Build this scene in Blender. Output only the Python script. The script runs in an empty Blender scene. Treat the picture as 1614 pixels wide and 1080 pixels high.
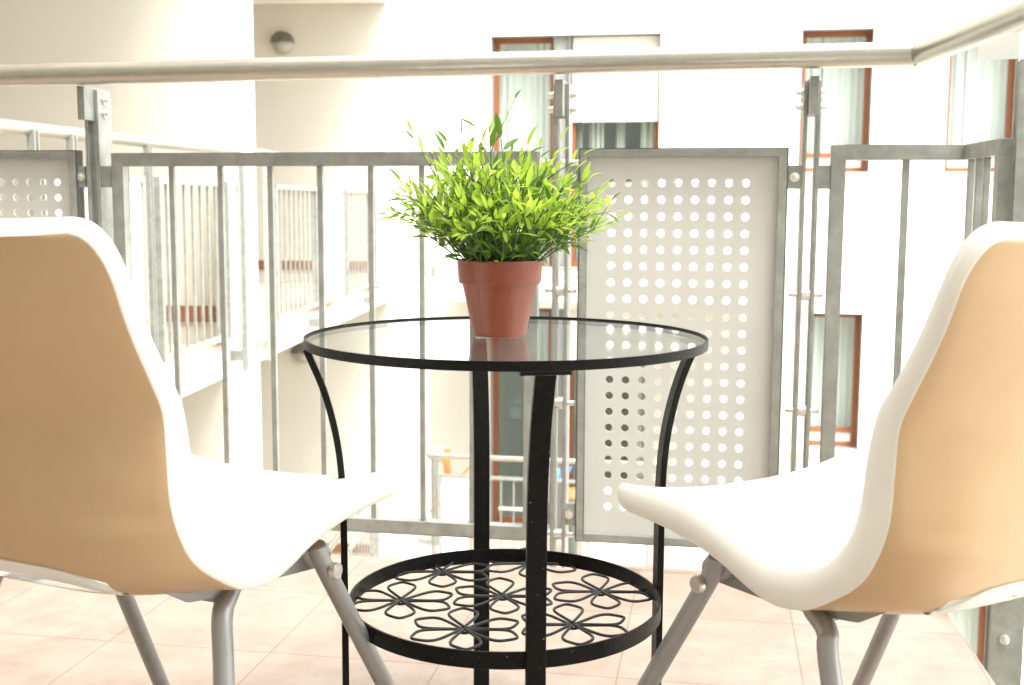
import bpy, bmesh, math, random
from mathutils import Vector, Matrix
random.seed(7)
SC = bpy.context.scene
COL = SC.collection
R = math.radians

# ------------------------------------------------------------------ camera
FPX, PITCH, ROLL, CAMZ = 1850.0, R(6.72), 0.0045, 0.785
_fw = Vector((0, math.cos(PITCH), -math.sin(PITCH)))
_r0 = Vector((1, 0, 0)); _u0 = _r0.cross(_fw)
_r = _r0*math.cos(ROLL) + _u0*math.sin(ROLL)
_u = _u0*math.cos(ROLL) - _r0*math.sin(ROLL)
EYE = Vector((0, 0, CAMZ))
cd = bpy.data.cameras.new('camera'); cam = bpy.data.objects.new('camera', cd); COL.objects.link(cam)
cd.sensor_width = 36; cd.lens = 36*FPX/1614; cd.clip_end = 400; cd.clip_start = .02
m = Matrix((_r, _u, -_fw)).transposed().to_4x4(); m.translation = EYE
cam.matrix_world = m
SC.camera = cam
cd.dof.use_dof = True; cd.dof.focus_distance = 1.65; cd.dof.aperture_fstop = 9.0

# ------------------------------------------------------------------ sky and sun (bright overcast)
SUN_EL, SUN_AZ = R(62), R(146)      # azimuth measured from +Y towards +X
w = bpy.data.worlds.new('World'); SC.world = w; w.use_nodes = True
nt = w.node_tree; nt.nodes.clear()
sky = nt.nodes.new('ShaderNodeTexSky'); sky.sky_type = 'NISHITA'; sky.sun_disc = False
sky.sun_elevation = SUN_EL; sky.sun_rotation = SUN_AZ; sky.air_density = 1.0; sky.dust_density = 4.0; sky.ozone_density = .6
bg = nt.nodes.new('ShaderNodeBackground'); bg.inputs['Strength'].default_value = .15
wo = nt.nodes.new('ShaderNodeOutputWorld')
hsv = nt.nodes.new('ShaderNodeHueSaturation'); hsv.inputs['Saturation'].default_value = .30
tint = nt.nodes.new('ShaderNodeMixRGB'); tint.blend_type = 'MULTIPLY'; tint.inputs[0].default_value = 1; tint.inputs[2].default_value = (.985, 1.0, .968, 1)
nt.links.new(sky.outputs[0], hsv.inputs['Color']); nt.links.new(hsv.outputs[0], tint.inputs[1]); nt.links.new(tint.outputs[0], bg.inputs[0]); nt.links.new(bg.outputs[0], wo.inputs[0])
sd = bpy.data.lights.new('sun', 'SUN'); sd.energy = 0.5; sd.angle = R(22); sd.color = (1, .98, .94)
sun = bpy.data.objects.new('sun', sd); COL.objects.link(sun)
sv = Vector((math.sin(SUN_AZ)*math.cos(SUN_EL), math.cos(SUN_AZ)*math.cos(SUN_EL), math.sin(SUN_EL)))
sun.rotation_euler = (-sv).to_track_quat('-Z', 'Y').to_euler()
SC.view_settings.view_transform = 'Standard'; SC.view_settings.look = 'None'
SC.view_settings.gamma = 1; SC.view_settings.exposure = 2.78
SC.cycles.max_bounces = 10; SC.cycles.diffuse_bounces = 6; SC.cycles.transparent_max_bounces = 16

# ------------------------------------------------------------------ setting-out helpers
def ray(x, y): return _fw + _r*((x-807)/FPX) + _u*((540-y)/FPX)
def at_z(x, y, z):
    d = ray(x, y); return EYE + d*((z-CAMZ)/d.z)
def at_pl(x, y, p0, n):
    d = ray(x, y); return EYE + d*((Vector(p0)-EYE).dot(n)/d.dot(n))
Z = Vector((0, 0, 1))
class Pl:
    """vertical plane: origin o, run direction u, outward (towards viewer) normal v"""
    def __init__(s, o, ang):      # ang = direction of run from +X, clockwise
        s.o = Vector(o); s.u = Vector((math.cos(ang), -math.sin(ang), 0)); s.n = Vector((math.sin(ang), math.cos(ang), 0))
    def p(s, a, z, b=0): return s.o + s.u*a + s.n*b + Z*z       # b: behind the plane
    def px(s, x, y, b=0):
        q = at_pl(x, y, s.o + s.n*b, s.n); return (q-s.o).dot(s.u), q.z
YAW = R(9.8)
RL = Pl((0, 2.55, 0), YAW)          # the railing
FC = Pl((0, 12.6, 0), YAW)          # facade opposite
WG = Pl((-1.6, 6.4, 0), R(-86))     # wing on the left: run goes away from the viewer

# ------------------------------------------------------------------ materials
def mat(name, col, rough=.6, metal=0, specks=0, speck_scale=260, noise=0, nscale=8, bump=0, bscale=60, spec=.5, col2=None, coat=0):
    m = bpy.data.materials.new(name); m.use_nodes = True; t = m.node_tree; b = t.nodes['Principled BSDF']
    b.inputs['Base Color'].default_value = (*col, 1); b.inputs['Roughness'].default_value = rough
    b.inputs['Metallic'].default_value = metal; b.inputs['Specular IOR Level'].default_value = spec
    if coat: b.inputs['Coat Weight'].default_value = coat
    tc = t.nodes.new('ShaderNodeTexCoord')
    if noise or col2:
        n = t.nodes.new('ShaderNodeTexNoise'); n.inputs['Scale'].default_value = nscale; n.inputs['Detail'].default_value = 6
        n.inputs['Roughness'].default_value = .65
        t.links.new(tc.outputs['Object'], n.inputs['Vector'])
        cr = t.nodes.new('ShaderNodeValToRGB')
        cr.color_ramp.elements[0].position = .3; cr.color_ramp.elements[1].position = .7
        c2 = col2 or tuple(c*(1-noise) for c in col)
        cr.color_ramp.elements[0].color = (*c2, 1); cr.color_ramp.elements[1].color = (*col, 1)
        t.links.new(n.outputs['Fac'], cr.inputs[0]); t.links.new(cr.outputs[0], b.inputs['Base Color'])
    if specks:
        n3 = t.nodes.new('ShaderNodeTexNoise'); n3.inputs['Scale'].default_value = speck_scale; n3.inputs['Detail'].default_value = 2
        t.links.new(tc.outputs['Object'], n3.inputs['Vector'])
        c3 = t.nodes.new('ShaderNodeValToRGB'); c3.color_ramp.elements[0].position = 1-specks; c3.color_ramp.elements[0].color = (0, 0, 0, 1)
        c3.color_ramp.elements[1].position = 1-specks+.05; c3.color_ramp.elements[1].color = (.6, .6, .6, 1)
        t.links.new(n3.outputs['Fac'], c3.inputs[0])
        x3 = t.nodes.new('ShaderNodeMixRGB'); x3.inputs[2].default_value = (.34, .32, .28, 1)
        t.links.new(c3.outputs[0], x3.inputs[0]); t.links.new(b.inputs['Base Color'].links[0].from_socket, x3.inputs[1]); t.links.new(x3.outputs[0], b.inputs['Base Color'])
    if bump:
        n2 = t.nodes.new('ShaderNodeTexNoise'); n2.inputs['Scale'].default_value = bscale; n2.inputs['Detail'].default_value = 4
        t.links.new(tc.outputs['Object'], n2.inputs['Vector'])
        bp = t.nodes.new('ShaderNodeBump'); bp.inputs['Strength'].default_value = bump; bp.inputs['Distance'].default_value = .004
        t.links.new(n2.outputs['Fac'], bp.inputs['Height']); t.links.new(bp.outputs[0], b.inputs['Normal'])
    return m
M = {}
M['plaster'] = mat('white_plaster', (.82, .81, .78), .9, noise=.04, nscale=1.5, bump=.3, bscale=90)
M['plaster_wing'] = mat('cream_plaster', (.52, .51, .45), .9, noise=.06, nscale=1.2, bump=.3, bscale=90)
M['galv'] = mat('galvanised_steel', (.36, .375, .345), .5, .35, noise=.35, nscale=22, bump=.15, bscale=120)
M['steel'] = mat('brushed_steel_tube', (.50, .485, .43), .30, .85, noise=.1, nscale=30)
M['bolt'] = mat('bolt_steel', (.75, .74, .7), .3, .9)
M['sheet'] = mat('painted_sheet_metal', (.55, .555, .525), .5, 0, noise=.05, nscale=6)
M['edge'] = mat('dark_edge_metal', (.12, .12, .11), .5, .3)
M['frost'] = mat('frosted_panel', (.74, .80, .78), .35)
M['brownframe'] = mat('brown_window_frame', (.26, .09, .033), .5, noise=.2, nscale=20)
M['reveal'] = mat('grey_window_lining', (.27, .28, .275), .7)
M['curtain'] = mat('net_curtain', (.58, .62, .59), .9)
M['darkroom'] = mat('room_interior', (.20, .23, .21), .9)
M['blind'] = mat('roller_blind', (.82, .82, .76), .8)
M['sill'] = mat('metal_sill', (.55, .56, .53), .5, .3)
M['black'] = mat('black_powder_coat', (.004, .0038, .0036), .42, 0, specks=.27, speck_scale=150, noise=.5, nscale=60, bump=.25, bscale=300, col2=(.008, .008, .007), spec=.16)
M['wire'] = mat('dull_grey_wire', (.022, .022, .019), .6, 0, noise=.5, nscale=80)
M['terracotta'] = mat('terracotta_plastic', (.235, .052, .024), .34, specks=.27, speck_scale=330, noise=.12, nscale=25, bump=.08, bscale=400)
M['soil'] = mat('dark_soil', (.03, .022, .015), .95)
M['shellwhite'] = mat('white_shell_plastic', (.86, .85, .80), .32, noise=.03, nscale=10)
M['shelltan'] = mat('tan_shell_back', (.61, .44, .265), .28, col2=(.52, .35, .185), nscale=3.2)
M['legmetal'] = mat('grey_painted_tube', (.37, .375, .37), .36, .55, noise=.12, nscale=40)
M['wood'] = mat('orange_brown_wood', (.50, .26, .09), .6, noise=.3, nscale=12)
M['brownstrip'] = mat('brown_skirting', (.22, .10, .05), .7, noise=.2, nscale=10)
M['housewall'] = mat('house_wall_render', (.50, .49, .45), .9, noise=.1, nscale=3)
M['ground'] = mat('courtyard_paving', (.52, .44, .36), .9, noise=.25, nscale=2)
M['pinkfloor'] = mat('pink_balcony_tiles', (.55, .42, .34), .8, noise=.15, nscale=3)
M['stem'] = mat('green_brown_stem', (.06, .09, .035), .5)
M['greycloth'] = mat('grey_cloth', (.42, .42, .40), .9)
M['blue'] = mat('blue_plastic', (.10, .28, .62), .4)
M['orange'] = mat('orange_plastic', (.65, .22, .07), .6, noise=.3, nscale=20)
M['lampglass'] = mat('grey_lamp_glass', (.33, .32, .28), .35)
M['lampcap'] = mat('dark_lamp_hood', (.09, .085, .065), .5)

def tiles():
    m = bpy.data.materials.new('stone_floor_tiles'); m.use_nodes = True; t = m.node_tree; b = t.nodes['Principled BSDF']
    tc = t.nodes.new('ShaderNodeTexCoord'); mp = t.nodes.new('ShaderNodeMapping')
    t.links.new(tc.outputs['Object'], mp.inputs[0]); mp.inputs['Rotation'].default_value = (0, 0, YAW); mp.inputs['Location'].default_value = (.145, .005, 0)
    br = t.nodes.new('ShaderNodeTexBrick'); br.offset = 0; br.inputs['Scale'].default_value = 1
    br.inputs['Brick Width'].default_value = .305; br.inputs['Row Height'].default_value = .315; br.inputs['Mortar Size'].default_value = .0016
    br.inputs['Mortar Smooth'].default_value = .3
    br.inputs['Color1'].default_value = (.36, .285, .235, 1); br.inputs['Color2'].default_value = (.39, .31, .255, 1); br.inputs['Mortar'].default_value = (.25, .19, .155, 1)
    t.links.new(mp.outputs[0], br.inputs['Vector'])
    n = t.nodes.new('ShaderNodeTexNoise'); n.inputs['Scale'].default_value = 9; n.inputs['Detail'].default_value = 8; n.inputs['Roughness'].default_value = .7
    n.inputs['Distortion'].default_value = .15
    t.links.new(tc.outputs['Object'], n.inputs['Vector'])
    cr = t.nodes.new('ShaderNodeValToRGB'); cr.color_ramp.elements[0].position = .32; cr.color_ramp.elements[0].color = (.80, .76, .73, 1)
    cr.color_ramp.elements[1].position = .6; cr.color_ramp.elements[1].color = (1, 1, 1, 1)
    t.links.new(n.outputs['Fac'], cr.inputs[0])
    mx = t.nodes.new('ShaderNodeMixRGB'); mx.blend_type = 'MULTIPLY'; mx.inputs[0].default_value = 1
    t.links.new(br.outputs['Color'], mx.inputs[1]); t.links.new(cr.outputs[0], mx.inputs[2]); t.links.new(mx.outputs[0], b.inputs['Base Color'])
    b.inputs['Roughness'].default_value = .55
    bp = t.nodes.new('ShaderNodeBump'); bp.inputs['Strength'].default_value = .5; bp.inputs['Distance'].default_value = .003
    t.links.new(n.outputs['Fac'], bp.inputs['Height']); t.links.new(bp.outputs[0], b.inputs['Normal'])
    return m
M['tiles'] = tiles()

def glass(name, tint, refl_rough=.0, ior=1.5, dust=.0):
    m = bpy.data.materials.new(name); m.use_nodes = True; t = m.node_tree; t.nodes.clear()
    o = t.nodes.new('ShaderNodeOutputMaterial'); tr = t.nodes.new('ShaderNodeBsdfTransparent'); tr.inputs[0].default_value = (*tint, 1)
    gl = t.nodes.new('ShaderNodeBsdfGlossy'); gl.inputs['Roughness'].default_value = refl_rough
    fr = t.nodes.new('ShaderNodeFresnel')      # same reflectance from either side of the thin sheet
    ge = t.nodes.new('ShaderNodeNewGeometry'); io = t.nodes.new('ShaderNodeMapRange')
    io.inputs['To Min'].default_value = ior; io.inputs['To Max'].default_value = 1/ior
    t.links.new(ge.outputs['Backfacing'], io.inputs['Value']); t.links.new(io.outputs[0], fr.inputs['IOR'])
    mx = t.nodes.new('ShaderNodeMixShader')
    t.links.new(fr.outputs[0], mx.inputs[0]); t.links.new(tr.outputs[0], mx.inputs[1]); t.links.new(gl.outputs[0], mx.inputs[2])
    last = mx
    if dust:
        df = t.nodes.new('ShaderNodeBsdfDiffuse'); df.inputs[0].default_value = (.75, .76, .74, 1)
        m2 = t.nodes.new('ShaderNodeMixShader')
        n = t.nodes.new('ShaderNodeTexNoise'); n.inputs['Scale'].default_value = 60; n.inputs['Detail'].default_value = 8
        tc = t.nodes.new('ShaderNodeTexCoord'); t.links.new(tc.outputs['Object'], n.inputs['Vector'])
        mr = t.nodes.new('ShaderNodeMapRange'); mr.inputs['To Min'].default_value = dust*.6; mr.inputs['To Max'].default_value = dust*1.6
        t.links.new(n.outputs['Fac'], mr.inputs['Value']); t.links.new(mr.outputs[0], m2.inputs[0])
        t.links.new(mx.outputs[0], m2.inputs[1]); t.links.new(df.outputs[0], m2.inputs[2]); last = m2
    t.links.new(last.outputs[0], o.inputs[0])
    return m
M['pane'] = glass('window_glass', (.92, .97, .95))
M['tableglass'] = glass('table_glass', (.97, .99, .98), ior=1.5, dust=.015)

def leafmat(name, col, tcol):
    m = bpy.data.materials.new(name); m.use_nodes = True; t = m.node_tree; b = t.nodes['Principled BSDF']; o = t.nodes['Material Output']
    g = t.nodes.new('ShaderNodeNewGeometry'); hs = t.nodes.new('ShaderNodeHueSaturation'); hs.inputs['Color'].default_value = (*col, 1)
    mr = t.nodes.new('ShaderNodeMapRange'); mr.inputs['To Min'].default_value = .55; mr.inputs['To Max'].default_value = 1.35
    t.links.new(g.outputs['Random Per Island'], mr.inputs['Value']); t.links.new(mr.outputs[0], hs.inputs['Value'])
    t.links.new(hs.outputs[0], b.inputs['Base Color']); b.inputs['Roughness'].default_value = .38
    tr = t.nodes.new('ShaderNodeBsdfTranslucent'); tr.inputs[0].default_value = (*tcol, 1)
    mx = t.nodes.new('ShaderNodeMixShader'); mx.inputs[0].default_value = .5
    t.links.new(b.outputs[0], mx.inputs[1]); t.links.new(tr.outputs[0], mx.inputs[2]); t.links.new(mx.outputs[0], o.inputs[0])
    return m
M['leaf'] = leafmat('fresh_leaf', (.24, .36, .04), (.56, .76, .09))
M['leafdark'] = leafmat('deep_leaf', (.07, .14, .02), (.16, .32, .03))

# ------------------------------------------------------------------ mesh builder
class MB:
    def __init__(s): s.v = []; s.f = []; s.m = []; s.mi = 0; s.sm = []
    def quad(s, *p, smooth=False):
        i = len(s.v); s.v += [tuple(q) for q in p]; s.f.append(tuple(range(i, i+len(p)))); s.m.append(s.mi); s.sm.append(smooth)
    def hexa(s, p):          # 8 points: bottom ring 0-3, top ring 4-7
        i = len(s.v); s.v += [tuple(q) for q in p]
        for a in ((0, 3, 2, 1), (4, 5, 6, 7), (0, 1, 5, 4), (1, 2, 6, 5), (2, 3, 7, 6), (3, 0, 4, 7)):
            s.f.append(tuple(i+k for k in a)); s.m.append(s.mi); s.sm.append(False)
        return s
    def box(s, pl, a0, a1, z0, z1, b0, b1):
        return s.hexa([pl.p(a0, z0, b0), pl.p(a1, z0, b0), pl.p(a1, z0, b1), pl.p(a0, z0, b1),
                pl.p(a0, z1, b0), pl.p(a1, z1, b0), pl.p(a1, z1, b1), pl.p(a0, z1, b1)])
    def xbox(s, x0, x1, y0, y1, z0, z1):
        return s.hexa([(x0, y0, z0), (x1, y0, z0), (x1, y1, z0), (x0, y1, z0), (x0, y0, z1), (x1, y0, z1), (x1, y1, z1), (x0, y1, z1)])
    def tube(s, pts, rad, n=12, closed=False, caps=True, up=None):
        pts = [Vector(p) for p in pts]; K = len(pts); rads = rad if isinstance(rad, (list, tuple)) else [rad]*K
        base = len(s.v); nrm = None
        for i, p in enumerate(pts):
            if closed: t = pts[(i+1) % K]-pts[i-1]
            else: t = pts[min(i+1, K-1)]-pts[max(i-1, 0)]
            t.normalize()
            if nrm is None:
                nrm = t.orthogonal().normalized() if up is None else (Vector(up)-t*t.dot(Vector(up))).normalized()
            else:
                nrm = (nrm - t*nrm.dot(t))
                if nrm.length < 1e-6: nrm = t.orthogonal()
                nrm.normalize()
            bn = t.cross(nrm)
            for k in range(n):
                a = 2*math.pi*k/n; s.v.append(tuple(p + (nrm*math.cos(a)+bn*math.sin(a))*rads[i]))
        for i in range(K if closed else K-1):
            j = (i+1) % K
            for k in range(n):
                k2 = (k+1) % n
                s.f.append((base+i*n+k, base+i*n+k2, base+j*n+k2, base+j*n+k)); s.m.append(s.mi); s.sm.append(True)
        if caps and not closed:
            s.f.append(tuple(base+k for k in range(n))[::-1]); s.m.append(s.mi); s.sm.append(False)
            s.f.append(tuple(base+(K-1)*n+k for k in range(n))); s.m.append(s.mi); s.sm.append(False)
        return s
    def lathe(s, c, prof, n=48, axis=None):
        c = Vector(c); base = len(s.v); K = len(prof)
        if axis is None: X, Y, A = Vector((1, 0, 0)), Vector((0, 1, 0)), Z
        else:
            A = Vector(axis).normalized(); X = A.orthogonal().normalized(); Y = A.cross(X)
        for r, z in prof:
            for k in range(n):
                a = 2*math.pi*k/n; s.v.append(tuple(c + X*(r*math.cos(a)) + Y*(r*math.sin(a)) + A*z))
        for i in range(K-1):
            for k in range(n):
                k2 = (k+1) % n
                s.f.append((base+i*n+k, base+i*n+k2, base+(i+1)*n+k2, base+(i+1)*n+k)); s.m.append(s.mi); s.sm.append(True)
        return s
    def build(s, name, mats, parent=None, bevel=0, **tags):
        me = bpy.data.meshes.new(name); me.from_pydata(s.v, [], s.f)
        for q in (mats if isinstance(mats, (list, tuple)) else [mats]): me.materials.append(M[q] if isinstance(q, str) else q)
        me.polygons.foreach_set('material_index', s.m); me.polygons.foreach_set('use_smooth', s.sm)
        bm = bmesh.new(); bm.from_mesh(me); bmesh.ops.remove_doubles(bm, verts=bm.verts, dist=1e-6)
        bmesh.ops.recalc_face_normals(bm, faces=bm.faces); bm.to_mesh(me); bm.free()
        o = bpy.data.objects.new(name, me); COL.objects.link(o)
        if parent:
            o.parent = parent; o.matrix_parent_inverse = wm(parent).inverted()
        if bevel:
            b = o.modifiers.new('bevel', 'BEVEL'); b.width = bevel; b.segments = 2; b.limit_method = 'ANGLE'
        if any(s.sm):
            try: me.set_sharp_from_angle(angle=R(38))
            except Exception: pass
        for k, q in tags.items(): o[k] = q
        return o
def wm(o):
    mt = o.matrix_basis.copy()
    if o.parent: mt = wm(o.parent) @ o.matrix_parent_inverse @ mt
    return mt
def thing(name, label, cat, loc, group=None):
    o = bpy.data.objects.new(name, None); o.location = loc; o.empty_display_size = .1; COL.objects.link(o)
    o['label'] = label; o['category'] = cat
    if group: o['group'] = group
    return o

# ================================================================== THE GROUND
GZ = -5.9
MB().xbox(-60, 60, -40, 80, GZ-.3, GZ).build('ground', 'ground', kind='structure')

# unseen wall of the own house behind the viewer, added to block and bounce light
hr_ = thing('own_house_blocker', 'unseen plain house wall behind the near balcony, added to block and bounce light', 'building', (0, -1.2, GZ))
MB().xbox(-7, 4.5, -1.6, -1.2, GZ, 9).build('wall', 'housewall', hr_)
# balcony floor (own)
c0 = at_z(540, 875, 0); c1 = at_z(1070, 905, 0); e0 = at_z(1505, 985, 0); e1 = at_z(1570, 1080, 0)
dl = (c1-c0).normalized(); dr = (e1-e0).normalized()
# corner = intersection of the two edges
den = dl.x*dr.y-dl.y*dr.x; tt = ((e0.x-c0.x)*dr.y-(e0.y-c0.y)*dr.x)/den; CN = c0+dl*tt
A_ = c0 - dl*4; B_ = CN + dr*3.4; D_ = Vector((A_.x-.4, B_.y, 0))
mb = MB(); low = Vector((0, 0, -.18))
mb.hexa([D_+low, B_+low, CN+low, A_+low, D_, B_, CN, A_]); mb.build('floor', ['tiles'], kind='structure')

# ================================================================== FACADE OPPOSITE
def wall_open(mb, pl, a0, a1, z0, z1, holes, depth, b=0):
    As = sorted({a0, a1, *[h[0] for h in holes], *[h[1] for h in holes]}); Zs = sorted({z0, z1, *[h[2] for h in holes], *[h[3] for h in holes]})
    for i in range(len(As)-1):
        for j in range(len(Zs)-1):
            ca, cz = (As[i]+As[i+1])/2, (Zs[j]+Zs[j+1])/2
            if any(h[0] < ca < h[1] and h[2] < cz < h[3] for h in holes): continue
            mb.quad(pl.p(As[i], Zs[j], b), pl.p(As[i+1], Zs[j], b), pl.p(As[i+1], Zs[j+1], b), pl.p(As[i], Zs[j+1], b))
def reveal(mb, pl, h, depth, b=0, t=.003):
    a0, a1, z0, z1 = h
    e = .004
    mb.quad(pl.p(a0, z0, b-e), pl.p(a0, z1, b-e), pl.p(a0, z1, b+depth), pl.p(a0, z0, b+depth))
    mb.quad(pl.p(a1, z0, b-e), pl.p(a1, z1, b-e), pl.p(a1, z1, b+depth), pl.p(a1, z0, b+depth))
    mb.quad(pl.p(a0, z1, b-e), pl.p(a1, z1, b-e), pl.p(a1, z1, b+depth), pl.p(a0, z1, b+depth))
    mb.quad(pl.p(a0, z0, b-e), pl.p(a1, z0, b-e), pl.p(a1, z0, b+depth), pl.p(a0, z0, b+depth))

ST = 2.86      # storey height
def fa(x, y): return FC.px(x, y)
b_root = thing('apartment_building', 'white plastered apartment building across the courtyard with brown framed windows', 'building', FC.p(2, GZ))
wA0, wA1 = fa(1262, 150)[0], fa(1374, 150)[0]
wB0, wB1 = fa(1494, 150)[0], fa(1604, 150)[0]
wz1 = fa(1300, 46)[1]; wz0 = fa(1300, 272)[1]
dA0, dA1 = fa(774, 150)[0], fa(1040, 150)[0]
dz1 = fa(900, 55)[1]; dz0 = .12
holes = []; wins = []; doors = []
for k in range(-2, 3):
    dz = k*ST
    for (a, c) in ((wA0, wA1), (wB0, wB1)):
        h = (a, c, wz0+dz, wz1+dz)
        if h[2] > GZ: holes.append(h); wins.append((h, k))
    h = (dA0, dA1, max(dz0+dz, GZ+.05), dz1+dz); holes.append(h); doors.append((h, k))
fL = fa(628, 300)[0]
mb = MB(); wall_open(mb, FC, fL, 9.5, GZ, 10.5, holes, .2)
# gable return and roof so that the wall is solid
mb.quad(FC.p(9.5, GZ, 0), FC.p(9.5, GZ, 8), FC.p(9.5, 10.5, 8), FC.p(9.5, 10.5, 0))
mb.quad(FC.p(fL, 10.5, 0), FC.p(9.5, 10.5, 0), FC.p(9.5, 10.5, 8), FC.p(fL, 10.5, 8))
mb.build('wall', 'plaster', b_root)

def window(h, root, kind, depth=.20, drapes=True):
    a0, a1, z0, z1 = h
    fr = .055; bb = depth
    f = MB()
    # outer frame
    for (p, q, r, s_) in ((a0, a0+fr, z0, z1), (a1-fr, a1, z0, z1), (a0+fr, a1-fr, z1-fr, z1), (a0+fr, a1-fr, z0, z0+fr)):
        f.box(FC, p+.002, q-.002, r+.002, s_-.002, bb-.04, bb+.03)
    if kind == 'window':
        zt = z0+fr+.10; f.box(FC, a0+fr, a1-fr, zt, zt+.045, bb-.038, bb+.03)
    wob = f.build('window', 'brownframe', root)
    l = MB(); reveal(l, FC, (a0, a1, z0, z1), depth); l.build('lining', 'reveal', wob)
    if kind == 'window':
        s = MB(); s.box(FC, a0-.03, a1+.04, z0-.05, z0+.004, -.05, depth-.045); s.build('sill', 'sill', wob)
        pq = MB(); pq.box(FC, a0+fr, a1-fr, z0+fr, zt, bb-.005, bb+.01); pq.build('bottom_panel', 'plaster', wob)
    g = MB(); g.quad(FC.p(a0+fr, z0+fr, bb), FC.p(a1-fr, z0+fr, bb), FC.p(a1-fr, z1-fr, bb), FC.p(a0+fr, z1-fr, bb)); g.build('pane', 'pane', wob)
    # net curtain hanging in folds just behind
    if drapes:
        c = MB(); N = 90; A0, A1 = a0+.02, a1-.02
        def fb(t): return bb+.14 + .009*math.sin(t*N*.55+2*math.sin(t*7)) + .012*math.sin(t*N*.17+1)
        for i in range(N):
            t0, t1 = i/N, (i+1)/N
            if kind == 'window' and .30 < t0 < .33: continue
            c.quad(FC.p(A0+(A1-A0)*t0, z0+.02, fb(t0)), FC.p(A0+(A1-A0)*t1, z0+.02, fb(t1)), FC.p(A0+(A1-A0)*t1, z1, fb(t1)), FC.p(A0+(A1-A0)*t0, z1, fb(t0)), smooth=True)
        c.build('curtain', 'curtain', wob)
    return wob
rm = MB()
for h, k in wins:
    window(h, b_root, 'window'); a0, a1, z0, z1 = h
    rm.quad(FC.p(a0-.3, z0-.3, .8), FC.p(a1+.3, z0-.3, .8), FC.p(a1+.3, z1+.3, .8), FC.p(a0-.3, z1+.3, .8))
for h, k in doors:
    a0, a1, z0, z1 = h
    A = lambda x: fa(x, 150)[0]
    x1 = A(868); x2 = A(897)
    leaf = window((a0, x1+.03, z0, z1), b_root, 'door', drapes=(k >= 0))
    mu = MB(); mu.box(FC, x1+.034, x2-.004, z0, z1-.002, .06, .26); mu.build('mullion', 'reveal', b_root)
    w2 = window((x2, a1, z0, z1), b_root, 'door', drapes=False)
    # roller blind in front of the right-hand light, curtains in bunches below
    zb = fa(960, 186)[1] + k*ST if k >= 0 else z1-.35
    bl = MB(); bl.box(FC, x2+.02, a1-.02, zb, z1-.01, .125, .14); bl.box(FC, x2+.02, a1-.02, zb-.03, zb, .118, .145); bl.build('roller_blind', 'blind', w2)
    cu = MB()
    for (p, q) in ((.05, .12), (.20, .36), (.50, .60), (.78, .98)):
        N = 14
        for i in range(N):
            t0, t1 = p+(q-p)*i/N, p+(q-p)*(i+1)/N
            g0, g1 = .30+.03*math.sin(i*1.3), .30+.03*math.sin((i+1)*1.3)
            cu.quad(FC.p(x2+(a1-x2)*t0, z0, g0), FC.p(x2+(a1-x2)*t1, z0, g1), FC.p(x2+(a1-x2)*t1, z1, g1), FC.p(x2+(a1-x2)*t0, z1, g0), smooth=True)
    cu.build('curtain', 'curtain', w2)
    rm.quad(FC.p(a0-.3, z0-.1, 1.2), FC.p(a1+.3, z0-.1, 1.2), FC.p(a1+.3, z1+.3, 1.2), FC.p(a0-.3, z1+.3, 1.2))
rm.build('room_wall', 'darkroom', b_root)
# small grey wedge added on the wall near the corner
n0 = fa(676, 36); n1 = fa(690, 60)
nb = MB(); nb.hexa([FC.p(n0[0], n0[1]-.34, -.16), FC.p(n0[0]+.02, n0[1]-.34, -.16), FC.p(n0[0]+.02, n0[1]-.34, 0), FC.p(n0[0], n0[1]-.34, 0),
   FC.p(n0[0], n0[1], -.02), FC.p(n0[0]+.10, n0[1]-.1, -.02), FC.p(n0[0]+.10, n0[1]-.1, 0), FC.p(n0[0], n0[1], 0)])
nb.build('wall_wedge', 'reveal', b_root)

# shade under the bay balcony, put onto the lower wall as cream panels
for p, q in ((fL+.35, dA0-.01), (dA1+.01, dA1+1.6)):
    cw = MB(); cw.box(FC, p, q, .1-ST, .1, -.006, .02); cw.build('bay_shade_panel', 'plaster_wing', b_root)
# projecting balconies of that bay, slabs belong to the building
BD = 1.45
sa0, sa1 = FC.px(680, 455, -BD)[0], FC.px(1200, 455, -BD)[0]
szt = FC.px(800, 437, -BD)[1]; szb = FC.px(800, 475, -BD)[1]
for k in (-1, 0):
    s = MB(); s.box(FC, sa0, sa1, szb+k*ST, szt+k*ST-.02, -BD, .0); s.build('balcony_slab', 'plaster', b_root)
    s = MB(); s.box(FC, sa0+.02, sa1-.02, szt+k*ST-.017, szt+k*ST, -BD+.02, .0); s.build('balcony_tiles', 'pinkfloor', b_root)

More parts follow.
